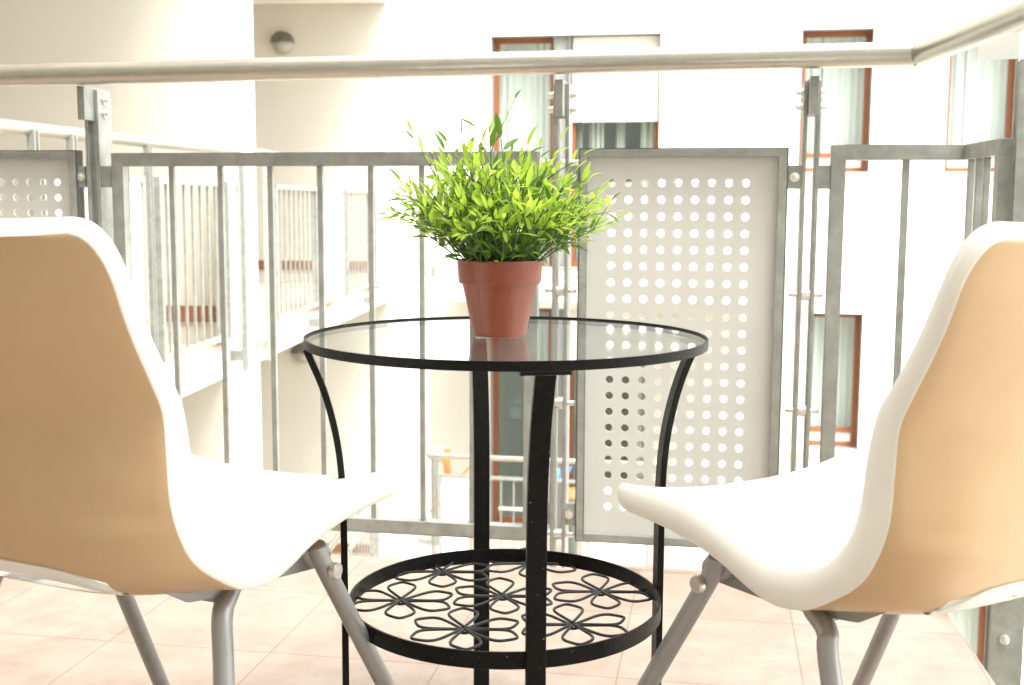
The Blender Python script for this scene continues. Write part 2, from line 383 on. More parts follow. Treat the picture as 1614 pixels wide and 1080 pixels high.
def far_railing(pl, a0, a1, zf, b, root, pattern, pd=.03, hr=1.08, hr0=None):
    """tube handrail on twin posts with framed sections; pattern = list of (kind, a0, a1)"""
    h = MB(); h.tube([pl.p(a0-.05, zf+(hr0 or hr), b+.02), pl.p(a1+.05, zf+hr, b+.02)], .026, 12); h.build('handrail', 'steel', root)
    for kind, p, q in pattern:
        if kind == 'post':
            m = MB(); 
            for d in (-.018, .010): m.box(pl, p+d, p+d+.008, zf-.16, zf+hr-.03, b-pd, b+pd)
            m.box(pl, p-.03, p+.03, zf-.10, zf-.04, b+pd, b+.10)
            m.build('post', 'galv', root)
            continue
        f = MB(); z0, z1 = zf+.06, zf+.90; t = .03
        f.box(pl, p, p+t, z0, z1, b-.015, b+.015); f.box(pl, q-t, q, z0, z1, b-.015, b+.015)
        f.box(pl, p+t, q-t, z1-t, z1, b-.015, b+.015); f.box(pl, p+t, q-t, z0, z0+t, b-.015, b+.015)
        if kind == 'bars':
            n = max(2, int((q-p)/.115)); 
            for i in range(1, n):
                c = p+(q-p)*i/n; f.box(pl, c-.006, c+.006, z0+t, z1-t, b-.006, b+.006)
            f.build('barred_section', 'galv', root)
        else:
            fo = f.build('panel', 'galv', root)
            s = MB(); s.box(pl, p+t, q-t, z0+t, z1-t, b-.004, b+.004); s.build('infill', 'frost', fo)

for k, lab in ((0, 'galvanised balcony railing on the facade behind the potted plant, directly below the wide window'), (-1, 'galvanised railing of the lower courtyard balcony seen between the table legs')):
    zf = szt+k*ST; b = -BD+.10
    root = thing('far_railing', lab, 'railing', FC.p((sa0+sa1)/2, zf, b), 'railings of the opposite building')
    X = lambda x: FC.px(x, 790 if k else 380, b)[0]
    pat = [('post', X(684), 0), ('panel', X(692), X(744)), ('bars', X(750), X(850)), ('post', X(862), 0), ('bars', X(872), X(918)),
           ('panel', X(926), X(1024)), ('post', X(1036), 0), ('panel', X(1046), X(1130)), ('bars', X(1136), X(1186)), ('post', X(1194), 0)]
    far_railing(FC, sa0, sa1, zf, b, root, pat)
    if k == 0:   # side return of the railing back to the wall
        pass

# things on the lower balcony
zl = szt-ST
def lp(x, y, b): return FC.px(x, y, b)
t = thing('folding_chair', 'folded orange-brown wooden chair leaning behind the lower balcony railing', 'chair', FC.p(lp(715, 800, -1)[0], zl, -1))
q0 = lp(702, 712, -1.0); q1 = lp(722, 762, -1.0); q2 = lp(748, 738, -1.0)
cx_ = q0[0]
pA_, pB_, pC_ = lp(704, 708, -1.0), lp(697, 722, -1.0), lp(740, 736, -1.0)
for nm, (x0, z0, x1, z1), d in (('back_slat', (pA_[0], pA_[1], pA_[0]+.01, zl+.5), .040), ('leg', (pB_[0], pB_[1], pB_[0]+.42, zl), .024), ('leg', (pC_[0], pC_[1], pC_[0]-.40, zl+.42), .022)):
    m = MB()
    m.hexa([FC.p(x1-d, z1, -1.02), FC.p(x1+d, z1, -1.02), FC.p(x1+d, z1, -.96), FC.p(x1-d, z1, -.96), FC.p(x0-d*.6, z0, -1.02), FC.p(x0+d*.6, z0, -1.02), FC.p(x0+d*.6, z0, -.96), FC.p(x0-d*.6, z0, -.96)])
    m.build(nm, 'wood', t)
m = MB(); m.box(FC, cx_+.02, cx_+.32, zl+.45, zl+.48, -1.0, -.62); m.build('seat', 'wood', t)
t = thing('parasol', 'grey closed parasol standing in the corner of the lower balcony', 'parasol', FC.p(lp(690, 780, -.6)[0], zl, -.6))
q = lp(688, 704, -.6)
m = MB(); m.lathe(FC.p(q[0], 0, -.6), [(.0, q[1]+.02), (.07, q[1]+.0), (.12, q[1]-.05), (.10, q[1]-.12), (.03, q[1]-.16), (.0, q[1]-.165)], 20); m.build('canopy', 'greycloth', t)
m = MB(); m.tube([FC.p(q[0], zl, -.6), FC.p(q[0], q[1]-.1, -.6)], .013, 10); m.build('pole', 'galv', t)
m = MB(); m.lathe(FC.p(q[0], zl, -.6), [(0, 0), (.2, 0), (.2, .05), (.05, .07), (0, .07)], 24); m.build('base', 'greycloth', t)
q = lp(903, 785, -.9)
t = thing('flower_bowl', 'orange rounded bowl with a dark foot behind the lower balcony railing', 'bowl', FC.p(q[0], q[1]-.1, -.9))
m = MB(); m.lathe(FC.p(q[0], q[1], -.9), [(0, .10), (.06, .095), (.10, .07), (.12, .02), (.11, 0)], 20); m.build('bowl', 'orange', t)
m = MB(); m.lathe(FC.p(q[0], q[1], -.9), [(.11, 0), (.12, -.05), (.08, -.07), (.05, zl-q[1]), (0, zl-q[1])], 20); m.build('foot', 'darkroom', t)
q = lp(877, 748, -1.1)
t = thing('watering_can', 'blue watering can hanging on the lower balcony railing', 'watering can', FC.p(q[0], q[1]-.1, -1.1))
m = MB(); m.lathe(FC.p(q[0], q[1]-.08, -1.1), [(0, .03), (.035, .03), (.04, .12), (.03, .14), (0, .14)], 16); m.build('body', 'blue', t)
m = MB(); m.tube([FC.p(q[0]+.05, q[1]-.05, -1.1), FC.p(q[0]+.12, q[1]+.03, -1.1), FC.p(q[0]+.15, q[1]+.09, -1.1)], .013, 8); m.build('spout', 'blue', t)
m = MB(); m.tube([FC.p(q[0]-.05, q[1]+.05, -1.1), FC.p(q[0]-.11, q[1]+.03, -1.1), FC.p(q[0]-.09, q[1]-.05, -1.1), FC.p(q[0]-.05, q[1]-.06, -1.1)], .008, 8); m.build('handle', 'blue', t)

# ================================================================== WING ON THE LEFT
w_root = thing('residential_wing', 'cream plastered wing with stacked recessed balconies and a white pillar, left of the courtyard', 'building', WG.p(0, GZ))
WT = lambda x: WG.px(x, 300)[0]
aP0, aP1 = WT(352), WT(404)       # pillar (end of the cross wall)
aE0 = WT(612); aE1 = WT(638)+.5
DEPTH = 1.7
def wbox(a0, a1, z0, z1, b0, b1, name, mt):      # b: distance into the wing, to the left
    m = MB(); m.box(WG, a0, a1, z0, z1, b0, b1); return m.build(name, mt, w_root)
WA0, WA1 = -7.0, aE1
TOP = 9.5
wbox(aP0, aP1, GZ, TOP, .0, .014, 'pillar', 'plaster')
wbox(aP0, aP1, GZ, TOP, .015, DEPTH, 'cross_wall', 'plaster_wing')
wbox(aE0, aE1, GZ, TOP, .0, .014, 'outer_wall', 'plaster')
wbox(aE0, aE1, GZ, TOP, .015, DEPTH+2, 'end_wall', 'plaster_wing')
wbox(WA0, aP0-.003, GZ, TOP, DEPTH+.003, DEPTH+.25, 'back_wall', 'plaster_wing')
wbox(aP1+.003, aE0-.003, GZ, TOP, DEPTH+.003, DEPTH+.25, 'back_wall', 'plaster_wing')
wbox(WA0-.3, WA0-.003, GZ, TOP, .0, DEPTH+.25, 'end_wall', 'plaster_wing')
for k in (-2, -1, 0, 1, 2):
    z1 = k*2.9
    for (p, q) in ((WA0+.003, aP0-.003), (aP1+.003, aE0-.003)):
        m = MB(); m.box(WG, p, q, z1-.18, z1-.02, .003, DEPTH-.003); m.build('balcony_slab', 'plaster', w_root)
        m = MB(); m.box(WG, p+.01, q-.01, z1-.017, z1, .02, DEPTH-.006); m.build('balcony_tiles', 'pinkfloor', w_root)
        m = MB(); m.box(WG, q-.016, q-.001, z1+.125, z1+.215, .05, DEPTH-.01); m.build('skirting', 'brownstrip', w_root)
        m = MB(); m.box(WG, p+.02, q-.02, z1+.125, z1+.215, DEPTH-.016, DEPTH-.001); m.build('skirting', 'brownstrip', w_root)
# bulkhead wall lamps on the end wall
def wall_lamp(x, y, label):
    n = WG.u; p0 = WG.p(aE0-.003, 0)
    c = at_pl(x, y, p0, n)
    t = thing('wall_lamp', label, 'wall lamp', c, 'round lamps under the balconies')
    ax = -n
    m = MB(); m.lathe(c, [(.10, 0), (.10, .03), (.085, .06), (.05, .085), (0, .095)], 28, axis=ax); m.build('glass', 'lampglass', t)
    m = MB(); X = Vector((ax.y, -ax.x, 0))
    N = 16
    for i in range(N):
        a0, a1 = math.pi*i/N, math.pi*(i+1)/N
        f = lambda a, r, d: c + X*(r*math.cos(a)) + Z*(r*math.sin(a)+.012) + ax*d
        m.quad(f(a0, .108, 0), f(a1, .108, 0), f(a1, .10, .11), f(a0, .10, .11), smooth=True)
        m.quad(f(a0, .10, .11), f(a1, .10, .11), f(a1, .03, .125), f(a0, .03, .125), smooth=True)
    m.build('hood', 'lampcap', t)
wall_lamp(447, 70, 'round grey lamp with a dark hood, high on the wall above the near handrail')
wall_lamp(478, 557, 'round grey lamp with a dark hood, under the wing balcony beside the table edge')

# wing railings
def wing_rail(label, zf, a0, a1, pat, **kw):
    root = thing('far_railing', label, 'railing', WG.p((a0+a1)/2, zf, 0), 'railings of the left wing')
    far_railing(WG, a0, a1, zf, -.08, root, pat, pd=.014, **kw)
    return root
XW = lambda x: WG.px(x, 400, -.08)[0]
near_pat = [('bars', XW(20), XW(110)), ('post', XW(120), 0), ('panel', XW(130), XW(200)), ('post', XW(232), 0), ('panel', XW(205), XW(250)), ('bars', XW(253), XW(352)), ('panel', XW(356), XW(377))]
near_pat = [('post', XW(60), 0), ('panel', XW(68), XW(112)), ('post', XW(120), 0), ('panel', XW(128), XW(228)), ('post', XW(238), 0), ('bars', XW(250), XW(352)), ('panel', XW(357), XW(376)), ('post', XW(383), 0)]
far_pat = [('post', XW(421), 0), ('bars', XW(434), XW(499)), ('post', XW(504), 0), ('panel', XW(508), XW(541)), ('bars', XW(544), XW(583)), ('post', XW(587), 0), ('panel', XW(591), XW(611))]
wing_rail('wing balcony railing left of the white pillar, behind the near railing', 0, XW(-10), XW(378), near_pat, hr=1.066, hr0=1.036)
wing_rail('barred and panelled railing on the wing balcony just right of the white pillar', 0, XW(418), XW(612), far_pat)
wing_rail('railing of the lower wing balcony seen beside the left chair seat', -2.9, XW(418), XW(612), far_pat)

# ================================================================== OWN RAILING
rt = thing('balcony_railing', 'galvanised steel railing of the near balcony with tube handrail and perforated panels', 'railing', RL.p(0, 0))
AX = lambda x, y=400: RL.px(x, y)[0]
ZX = lambda x, y: RL.px(x, y)[1]
HO = -.07
hc = at_pl(1452, 93, RL.p(0, 0, HO), RL.n)
RT = .0240
hA = RL.px(1450, 93, HO)[0]
HZ = lambda a: 1.0802 + (a-.79)*.0077
corner = RL.p(hA, HZ(hA), HO); far = RL.p(-2.2, HZ(-2.2), HO)
endp = at_z(1614, 45, corner.z-RT) + Z*RT
endp = corner + (endp-corner).normalized()*1.6
d1 = (far-corner).normalized(); d2 = (endp-corner).normalized()
mb = MB(); mb.tube([far, corner+d1*.004, corner, corner+d2*.004, endp], RT, 28); hd = mb.build('handrail', 'steel', rt)
# weld seam and sleeve line
mb = MB(); mb.tube([corner+d1*.012, corner+d1*.008], RT+.0012, 28); mb.build('weld_seam', 'galv', hd)

def post(a, z0=-.25, zt=1.038, b0=-.015, b1=.045):
    m = MB()
    m.box(RL, a-.017, a-.009, z0, zt, b0, b1); m.box(RL, a+.009, a+.017, z0, zt, b0, b1)
    po = m.build('post', 'galv', rt, bevel=.0012)
    # top bracket between the plates reaching the tube
    m = MB(); m.box(RL, a-.0085, a+.0085, zt-.07, zt+.004, HO+.012, b1-.01)
    m.build('bracket', 'galv', po, bevel=.001)
    for dz in (.022, .052):
        for sgn in (-1, 1):
            m = MB(); m.lathe(RL.p(a+sgn*.017, zt-dz, .012), [(0, .016), (.004, .015), (.0065, .012), (.0065, .004), (.0095, .004), (.0095, 0)], 14, axis=RL.u*sgn); m.build('bolt', 'bolt', po)
    for z in (.60, .355, .06):
        m = MB(); m.lathe(RL.p(a-.0085, z, .0), [(0, 0), (.0125, 0), (.0125, .017), (0, .017)], 18, axis=RL.u); m.build('spacer', 'bolt', po)
        for sgn in (-1, 1):
            m = MB(); m.lathe(RL.p(a+sgn*.017, z, .0), [(0, .018), (.004, .017), (.0055, .013), (.0055, 0)], 12, axis=RL.u*sgn); m.build('bolt', 'bolt', po)
    return po
pA = [AX(157), AX(884), AX(1272)]
for a in pA: post(a)

def clip(a0, a1, z0, z1, bolt=None):
    m = MB(); m.box(RL, a0, a1, z0, z1, -.012, -.004); c = m.build('clip', 'galv', rt, bevel=.001)
    if bolt is not None:
        m = MB(); m.lathe(RL.p(bolt, (z0+z1)/2, -.012), [(.010, 0), (.010, .002), (.0062, .002), (.0062, .006), (.003, .008), (0, .008)], 16, axis=-RL.n); m.build('bolt', 'bolt', c)

def perforated(a0, a1, z0, z1, cols, rows, hr, name='perforated_panel'):
    t = .016; b0, b1 = -.018, .012
    m = MB()
    m.box(RL, a0, a0+t, z0, z1, b0, b1); m.box(RL, a1-t, a1, z0, z1, b0, b1)
    m.box(RL, a0+t, a1-t, z1-t, z1, b0, b1); m.box(RL, a0+t, a1-t, z0, z0+t, b0, b1)
    fr = m.build(name, 'galv', rt, bevel=.0012)
    m = MB(); e = .003
    for (p, q, r, s_) in ((a0-e, a0-.0005, z0-e, z1+e), (a1+.0005, a1+e, z0-e, z1+e), (a0, a1, z1+.0005, z1+e), (a0, a1, z0-e, z0-.0005)):
        m.box(RL, p, q, r, s_, b0+.003, b1)
    m.build('edge_gasket', 'edge', fr)
    # sheet with real holes
    m = MB(); B0, B1 = -.003, .0
    ca = sorted(cols); cz = sorted(rows); pa = ca[1]-ca[0]; pz = abs(cz[1]-cz[0])
    As = [a0+t-.002] + [ca[0]-pa/2 + pa*i for i in range(len(ca)+1)] + [a1-t+.002]
    Zs = [z0+t-.002] + [cz[0]-pz/2 + pz*i for i in range(len(cz)+1)] + [z1-t+.002]
    N = 16
    for i in range(len(As)-1):
        for j in range(len(Zs)-1):
            if 1 <= i <= len(ca) and 1 <= j <= len(cz):
                c = (As[i]+As[i+1])/2; d = (Zs[j]+Zs[j+1])/2; ha = (As[i+1]-As[i])/2; hz_ = (Zs[j+1]-Zs[j])/2
                for k in range(N):
                    g = []
                    for kk in (k, k+1):
                        an = 2*math.pi*kk/N+math.pi/4; co, si = math.cos(an), math.sin(an); mx_ = max(abs(co), abs(si))
                        g.append(((c+ha*co/mx_, d+hz_*si/mx_), (c+hr*co, d+hr*si)))
                    m.quad(RL.p(*g[0][0], B0), RL.p(*g[1][0], B0), RL.p(*g[1][1], B0), RL.p(*g[0][1], B0))
                    m.quad(RL.p(*g[0][1], B0), RL.p(*g[1][1], B0), RL.p(*g[1][1], B1), RL.p(*g[0][1], B1))
            else:
                m.quad(RL.p(As[i], Zs[j], B0), RL.p(As[i+1], Zs[j], B0), RL.p(As[i+1], Zs[j+1], B0), RL.p(As[i], Zs[j+1], B0))
    m.build('sheet', 'sheet', fr)
    return fr
z_top, z_bot = ZX(1075, 236), ZX(1075, 857)
c0_, c1_ = AX(965, 290), AX(1176, 290); r0_, r1_ = ZX(967, 288.6), ZX(963, 798)
perforated(AX(914), AX(1235.5), z_bot, z_top, [c0_+(c1_-c0_)*i/8 for i in range(9)], [r0_+(r1_-r0_)*i/20 for i in range(21)], .0083)
lt = AX(130); pw = AX(1235.5)-AX(914); pc = (c1_-c0_)/8
perforated(lt-pw, lt, z_bot, z_top, [AX(92, 300)-pc*i for i in range(9)], [r0_+(r1_-r0_)*i/20 for i in range(21)], .0083)
zc0, zc1 = ZX(1250, 298), ZX(1250, 261)
zd0, zd1 = ZX(900, 826), ZX(900, 792)
for zz0, zz1 in ((zc0, zc1), (zd0, zd1)):
    clip(AX(1236.5), AX(1261), zz0, zz1, AX(1248)); clip(AX(1283), AX(1304), zz0, zz1)
    clip(AX(894), AX(912), zz0, zz1, AX(902)); clip(AX(849), AX(873), zz0, zz1)
    clip(AX(131), AX(143), zz0, zz1, AX(137)); clip(AX(168), AX(184), zz0, zz1)

def bar_section(a0, a1, bars, pl=RL, tw=.028):
    m = MB(); z0, z1 = .046, ZX(640, 240); t = tw; zt = .03; b0, b1 = -.015, .015
    m.box(pl, a0, a0+t, z0, z1, b0, b1); 
    if a1 is not None: m.box(pl, a1-t, a1, z0, z1, b0, b1)
    m.box(pl, a0+t, a1-t, z1-zt, z1, b0, b1); m.box(pl, a0+t, a1-t, z0, z0+zt, b0, b1)
    f = m.build('barred_section', 'galv', rt, bevel=.0012)
    for c in bars:
        m = MB(); m.box(pl, c-.006, c+.006, z0+zt+.0003, z1-zt-.0003, -.006, .006); m.build('bar', 'galv', f, bevel=.001)
    return f
s0 = AX(185); s1 = AX(849)
bar_section(s0, s1, [AX(x) for x in (275, 351, 429, 507, 586, 665.5, 745)])
rc = AX(1519)
m = MB(); z0, z1, zt, t = .046, ZX(1400, 229), .03, .028; a0 = AX(1304)
m.box(RL, a0, a0+t, z0, z1, -.015, .015); m.box(RL, a0+t, rc, z1-zt, z1, -.015, .015); m.box(RL, a0+t, rc, z0, z0+zt, -.015, .015)
f = m.build('barred_section', 'galv', rt, bevel=.0012)
m = MB(); c = AX(1422); m.box(RL, c-.007, c+.007, z0+zt+.0003, z1-zt-.0003, -.006, .006); m.build('bar', 'galv', f, bevel=.001)
# return side towards the viewer
P0 = RL.p(rc, 0, 0); RA = math.atan2(-(at_z(1588, 218, z1).y-P0.y), at_z(1588, 218, z1).x-P0.x)
RR = Pl(P0, RA)
LR = (Vector((at_z(1590, 218, z1).x, at_z(1590, 218, z1).y, 0))-P0).length
m = MB()
m.box(RR, .016, LR-.001, z1-zt, z1, -.013, .013); m.box(RR, .016, LR-.001, z0, z0+zt, -.013, .013)
m.box(RR, LR-.028, LR-.0005, z0+zt, z1-zt, -.0128, .0128)
f = m.build('barred_section', 'galv', rt, bevel=.001)
for c in (.022, .075, .125):
    m = MB(); m.box(RR, c-.006, c+.006, z0+zt+.0003, z1-zt-.0003, -.006, .006); m.build('bar', 'galv', f, bevel=.001)
# end post: a broad flat plate facing the viewer
q = at_pl(1591, 400, RL.p(0, 0, -.26), RL.n); qa = (q-RL.o).dot(RL.u)
m = MB(); m.box(RL, qa, qa+.06, -.3, 1.045, -.268, -.26); m.box(RL, qa, qa+.06, -.3, 1.045, -.236, -.228)
po = m.build('post', 'galv', rt, bevel=.001)
for z in (.84, .35, .065, -.02):
    m = MB(); m.lathe(RL.p(qa+.026, z, -.268), [(.0095, 0), (.0095, .003), (.0065, .003), (.0065, .011), (.003, .013), (0, .013)], 14, axis=-RL.n); m.build('bolt', 'bolt', po)
m = MB(); m.box(RL, qa-.072, qa-.001, ZX(1550, 108)-.012, ZX(1550, 62), -.258, -.252); m.build('bracket', 'sheet', po)
m = MB()
aa = [RL.p(qa+.04, .10, -.27), RL.p(qa+.04, .10, -.275)]
m.hexa([RL.p(qa+.005, .105, -.285), RL.p(qa+.03, .09, -.285), RL.p(qa+.03, .09, -.272), RL.p(qa+.005, .105, -.272), RL.p(qa+.20, -.10, -.70), RL.p(qa+.225, -.10, -.70), RL.p(qa+.225, -.09, -.68), RL.p(qa+.20, -.09, -.68)])

# ================================================================== TABLE
TX, TY, R1, TZ = -.0093, 1.8098, .31, .5838
R2, SZ, SY = .2468, .1691, 1.8098
tb = thing('bistro_table', 'round black metal bistro table with a glass top and a flower-wire lower shelf', 'table', (TX, TY, -.1070))
def ring(r, z0, z1, th, name, seg=128, bev=.001):
    m = MB(); m.lathe((TX, TY, 0), [(r-th, z0), (r, z0), (r, z1), (r-th, z1), (r-th, z0)], seg)
    return m.build(name, 'black', tb)
ring(R1, TZ-.0135, TZ, .003, 'top_rim')
m = MB(); m.lathe((TX, TY, 0), [(0, TZ-.0028), (R1-.0035, TZ-.0028), (R1-.0035, TZ-.0062), (0, TZ-.0062)], 128)
m.v = [v for v in m.v]; gtop = m.build('glass_top', 'tableglass', tb)
m = MB(); m.lathe((TX, TY, 0), [(R1-.012, TZ-.0105), (R1-.0032, TZ-.0105), (R1-.0032, TZ-.0065), (R1-.012, TZ-.0065), (R1-.012, TZ-.0105)], 128); m.build('glass_ledge', 'black', tb)
sh = ring(R2, SZ-.025, SZ, .003, 'shelf_ring')
# flowers of bent wire
zf = SZ-.0215; wr = .0023
for (px_, py_) in ((791.5, 939), (697, 900.6), (835, 888), (946, 932), (903, 984), (732, 991), (632, 946)):
    c = at_z(px_, py_, zf); m = MB()
    for k in range(7-1):
        an = math.radians((21, 94, 152, 208, 274, 337)[k]); L = .0865
        dx = Vector((math.cos(an), math.sin(an), 0)); dy = Vector((-dx.y, dx.x, 0)); hw = .0225
        lp_ = []
        P_ = [(0.004, .0), (.030, .55*hw), (.052, hw*.95), (.067, hw*.95), (.079, hw*.52), (L, 0), (.079, -hw*.52), (.067, -hw*.95), (.052, -hw*.95), (.030, -.55*hw), (.004, 0)]
        # smooth through control points
        for i in range(len(P_)-1):
            a, b = P_[i], P_[i+1]; pa_ = P_[max(i-1, 0)]; pb_ = P_[min(i+2, len(P_)-1)]
            for s_ in range(4):
                t = s_/4; t2 = t*t; t3 = t2*t
                q = [.5*((2*a[j])+(-pa_[j]+b[j])*t+(2*pa_[j]-5*a[j]+4*b[j]-pb_[j])*t2+(-pa_[j]+3*a[j]-3*b[j]+pb_[j])*t3) for j in (0, 1)]
                lp_.append(c + dx*q[0] + dy*q[1] + Z*(.0015*math.sin(k*2.1)))
        lp_.append(c+dx*.004)
        m.tube(lp_, wr, 8)
    rr = [c + Vector((.009*math.cos(i*math.pi/8), .009*math.sin(i*math.pi/8), -.0035)) for i in range(16)]
    m.tube(rr, wr, 8, closed=True)
    m.build('wire_flower', 'wire', sh)
# four curved legs
def smooth(P, n=8):
    out = []
    for i in range(len(P)-1):
        a, b = P[i], P[i+1]; pa = P[max(i-1, 0)]; pb = P[min(i+2, len(P)-1)]
        for s_ in range(n):
            t = s_/n; out.append(tuple(.5*((2*a[j])+(-pa[j]+b[j])*t+(2*pa[j]-5*a[j]+4*b[j]-pb[j])*t*t+(-pa[j]+3*a[j]-3*b[j]+pb[j])*t**3) for j in range(len(a))))
    out.append(tuple(P[-1])); return out
prof = smooth([(R1-.004, TZ-.017), (R1-.012, .548), (R1-.028, .508), (R1-.041, .462), (R2+.0125, .41), (R2+.0075, .35), (R2+.0062, .28), (R2+.006, .17), (R2+.006, -.1070)], 6)
for k in range(4):
    an = math.radians(-80+90*k); e = Vector((math.cos(an), math.sin(an), 0)); tn = Vector((-e.y, e.x, 0)); m = MB(); hw, th = .0140, .0050
    O = Vector((TX, TY, 0)); rings = []
    for i, (r, z) in enumerate(prof):
        a = prof[max(i-1, 0)]; b = prof[min(i+1, len(prof)-1)]; d = Vector((b[0]-a[0], b[1]-a[1])).normalized(); nn = Vector((-d.y, d.x))
        q = O+e*r+Z*z; nv = e*nn.x+Z*nn.y
        rings.append([q+tn*hw+nv*th, q-tn*hw+nv*th, q-tn*hw-nv*th, q+tn*hw-nv*th])
    for i in range(len(rings)-1):
        for j in range(4): m.quad(rings[i][j], rings[i][(j+1) % 4], rings[i+1][(j+1) % 4], rings[i+1][j], smooth=True)
    m.quad(*rings[0]); m.quad(*rings[-1])
    lg = m.build('leg', 'black', tb, bevel=.001)
    m = MB(); q = O+e*(R1-.010)+Z*(TZ-.0165)
    m.hexa([q+tn*.034-e*.008-Z*.0025, q+tn*.034+e*.009-Z*.0025, q-tn*.034+e*.009-Z*.0025, q-tn*.034-e*.008-Z*.0025, q+tn*.034-e*.008+Z*.0025, q+tn*.034+e*.009+Z*.0025, q-tn*.034+e*.009+Z*.0025, q-tn*.034-e*.008+Z*.0025])
    m.build('mounting_plate', 'black', lg)

# ================================================================== POTTED PLANT
pc_ = at_z(788, 531, TZ)
bx = at_z(787, 531, TZ); RB = .0405; PX, PY = bx.x, bx.y+RB
PH = .118
pt = thing('potted_plant', 'bushy bright green bamboo-leaved plant in a terracotta pot on the glass table', 'potted plant', (PX, PY, TZ))
TZ_ = TZ
def potprof():
    return [(0, .004), (RB-.004, .004), (RB-.003, .0), (RB, .0008), (RB+.0005, .003), (.0585, PH-.037), (.0588, PH-.0365), (.0632, PH-.036), (.0640, PH-.034), (.0665, PH-.002), (.0662, PH), (.0640, PH), (.0625, PH-.004), (.058, PH-.03), (.056, PH-.035)]
m = MB(); m.lathe((PX, PY, TZ+.0004), potprof(), 72); pot = m.build('pot', 'terracotta', pt)
m = MB(); m.lathe((PX, PY, TZ), [(0, PH-.006), (.03, PH-.007), (.0615, PH-.010)], 40)
m.build('soil', 'soil', pt)
rnd = random.Random(11)
LM = [MB(), MB()]; SM = MB()
def leaf(m, p, d, up, L, Wd, droop):
    d = d.normalized(); side = d.cross(up)
    if side.length < 1e-3: side = d.orthogonal()
    side.normalize(); up2 = side.cross(d).normalized()
    K = 6; rows = []
    for i in range(K+1):
        t = i/K
        wd = Wd*.5*math.sin(math.pi*min(1, t**.8))**.85 if 0 < t < 1 else 0
        c = p + d*(L*t) - up2*(droop*L*t*t)
        rows.append((c - up2*0.0, c+side*wd+up2*wd*.35, c-side*wd+up2*wd*.35))
    b = len(m.v)
    for r in rows: m.v += [tuple(x) for x in r]
    for i in range(K):
        for s_ in (1, 2):
            m.f.append((b+i*3, b+i*3+s_, b+i*3+3+s_, b+i*3+3)); m.m.append(0); m.sm.append(True)
def sprig(p0, d0, L, nl, grav, r0=.0014, depth=0, dark=False):
    pts = [p0]; d = d0.normalized(); p = p0.copy(); K = 9
    wob = Vector((rnd.uniform(-1, 1), rnd.uniform(-1, 1), rnd.uniform(-.4, .4)))*.10
    for i in range(K):
        d = (d + Vector((0, 0, -grav))*(i/K) + wob*(.5 if i % 2 else -.35)).normalized()
        p = p + d*(L/K); pts.append(p.copy())
    SM.tube(pts, [r0*(1-.6*i/K) for i in range(K+1)], 5)
    for i in range(nl):
        t = .10+.90*(i/(max(1, nl-1))) if depth == 0 else .2+.8*(i/(max(1, nl-1)))
        k = min(K-1, int(t*K)); q = pts[k].lerp(pts[k+1], t*K-k) if k < K else pts[-1]
        dd = (pts[min(k+1, K)]-pts[k]).normalized()
        az = i*2.4+rnd.uniform(-.5, .5); o = dd.orthogonal().normalized(); o2 = dd.cross(o); sd_ = o*math.cos(az)+o2*math.sin(az)
        sp = rnd.uniform(.35, 1.25) if i < nl-1 else .1
        ld = dd*math.cos(sp)+sd_*math.sin(sp)+Z*.12
        ll = rnd.uniform(.022, .040)*(.7+.3*min(1, t*1.6))*(1.12 if rnd.random() < .15 else 1)*(1.0 if depth == 0 else .85); wdt = ll*rnd.uniform(.19, .29)
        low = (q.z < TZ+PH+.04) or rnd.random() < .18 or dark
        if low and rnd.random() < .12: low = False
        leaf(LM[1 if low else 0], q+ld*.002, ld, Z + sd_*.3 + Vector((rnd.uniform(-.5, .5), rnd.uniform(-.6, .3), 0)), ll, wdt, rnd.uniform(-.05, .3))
    if depth == 0:
        for _ in range(2):
            k = rnd.randint(3, 7); dd = (pts[k+1]-pts[k]).normalized(); o = dd.orthogonal().normalized(); o2 = dd.cross(o); az = rnd.uniform(0, 6.28)
            sprig(pts[k], dd+(o*math.cos(az)+o2*math.sin(az))*.7+Z*.1, L*rnd.uniform(.25, .42), rnd.randint(4, 6), grav*.5, r0*.75, 1, dark)
base = Vector((PX, PY, TZ+PH-.012))
N = 98
for i in range(N):
    az = i*2.39996; u_ = (i+.5)/N; tilt = math.radians(3+50*u_**.85)+rnd.uniform(-.1, .1)
    rr = .05*math.sqrt(u_); b0 = base+Vector((rr*math.cos(az), rr*math.sin(az), 0))
    d = Vector((math.sin(tilt)*math.cos(az), math.sin(tilt)*math.sin(az), math.cos(tilt)))
    L = rnd.uniform(.105, .165 if u_ < .45 else .145) + .025*math.sin(tilt)**2
    sprig(b0, d, L, rnd.randint(9, 12), .045+.04*rnd.random())
# the sprays that stand out of the outline
for (tx, ty, dk) in ((768, 172, 0), (782, 205, 1), (640, 215, 0), (728, 208, 1), (605, 285, 0), (606, 300, 1), (645, 350, 1), (928, 262, 0), (948, 320, 0), (945, 352, 1), (895, 222, 0), (840, 222, 0), (690, 232, 0)):
    q = at_pl(tx, ty, (PX, PY+rnd.uniform(-.04, .04), 0), Vector((0, 1, 0)))
    b0 = base+Vector((rnd.uniform(-.03, .03), rnd.uniform(-.02, .02), 0)); d = q-b0; L = d.length
    sprig(b0, d+Z*.025, L*(.95 if ty < 240 else .86), 10, .02 + (.05 if ty > 280 else 0), .0013, 0, bool(dk))
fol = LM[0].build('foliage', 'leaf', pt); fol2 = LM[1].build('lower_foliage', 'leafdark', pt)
SM.build('stems', 'stem', pt)

# the table is a 55 cm one: size it and stand it on the floor tiles, the pot on its glass
tb.scale = (.88,)*3; tb.location = (-.0082, 1.5926, 0)
pt.scale = (.88,)*3; pt.location = (PX*.88, PY*.88, .6079-.0023)
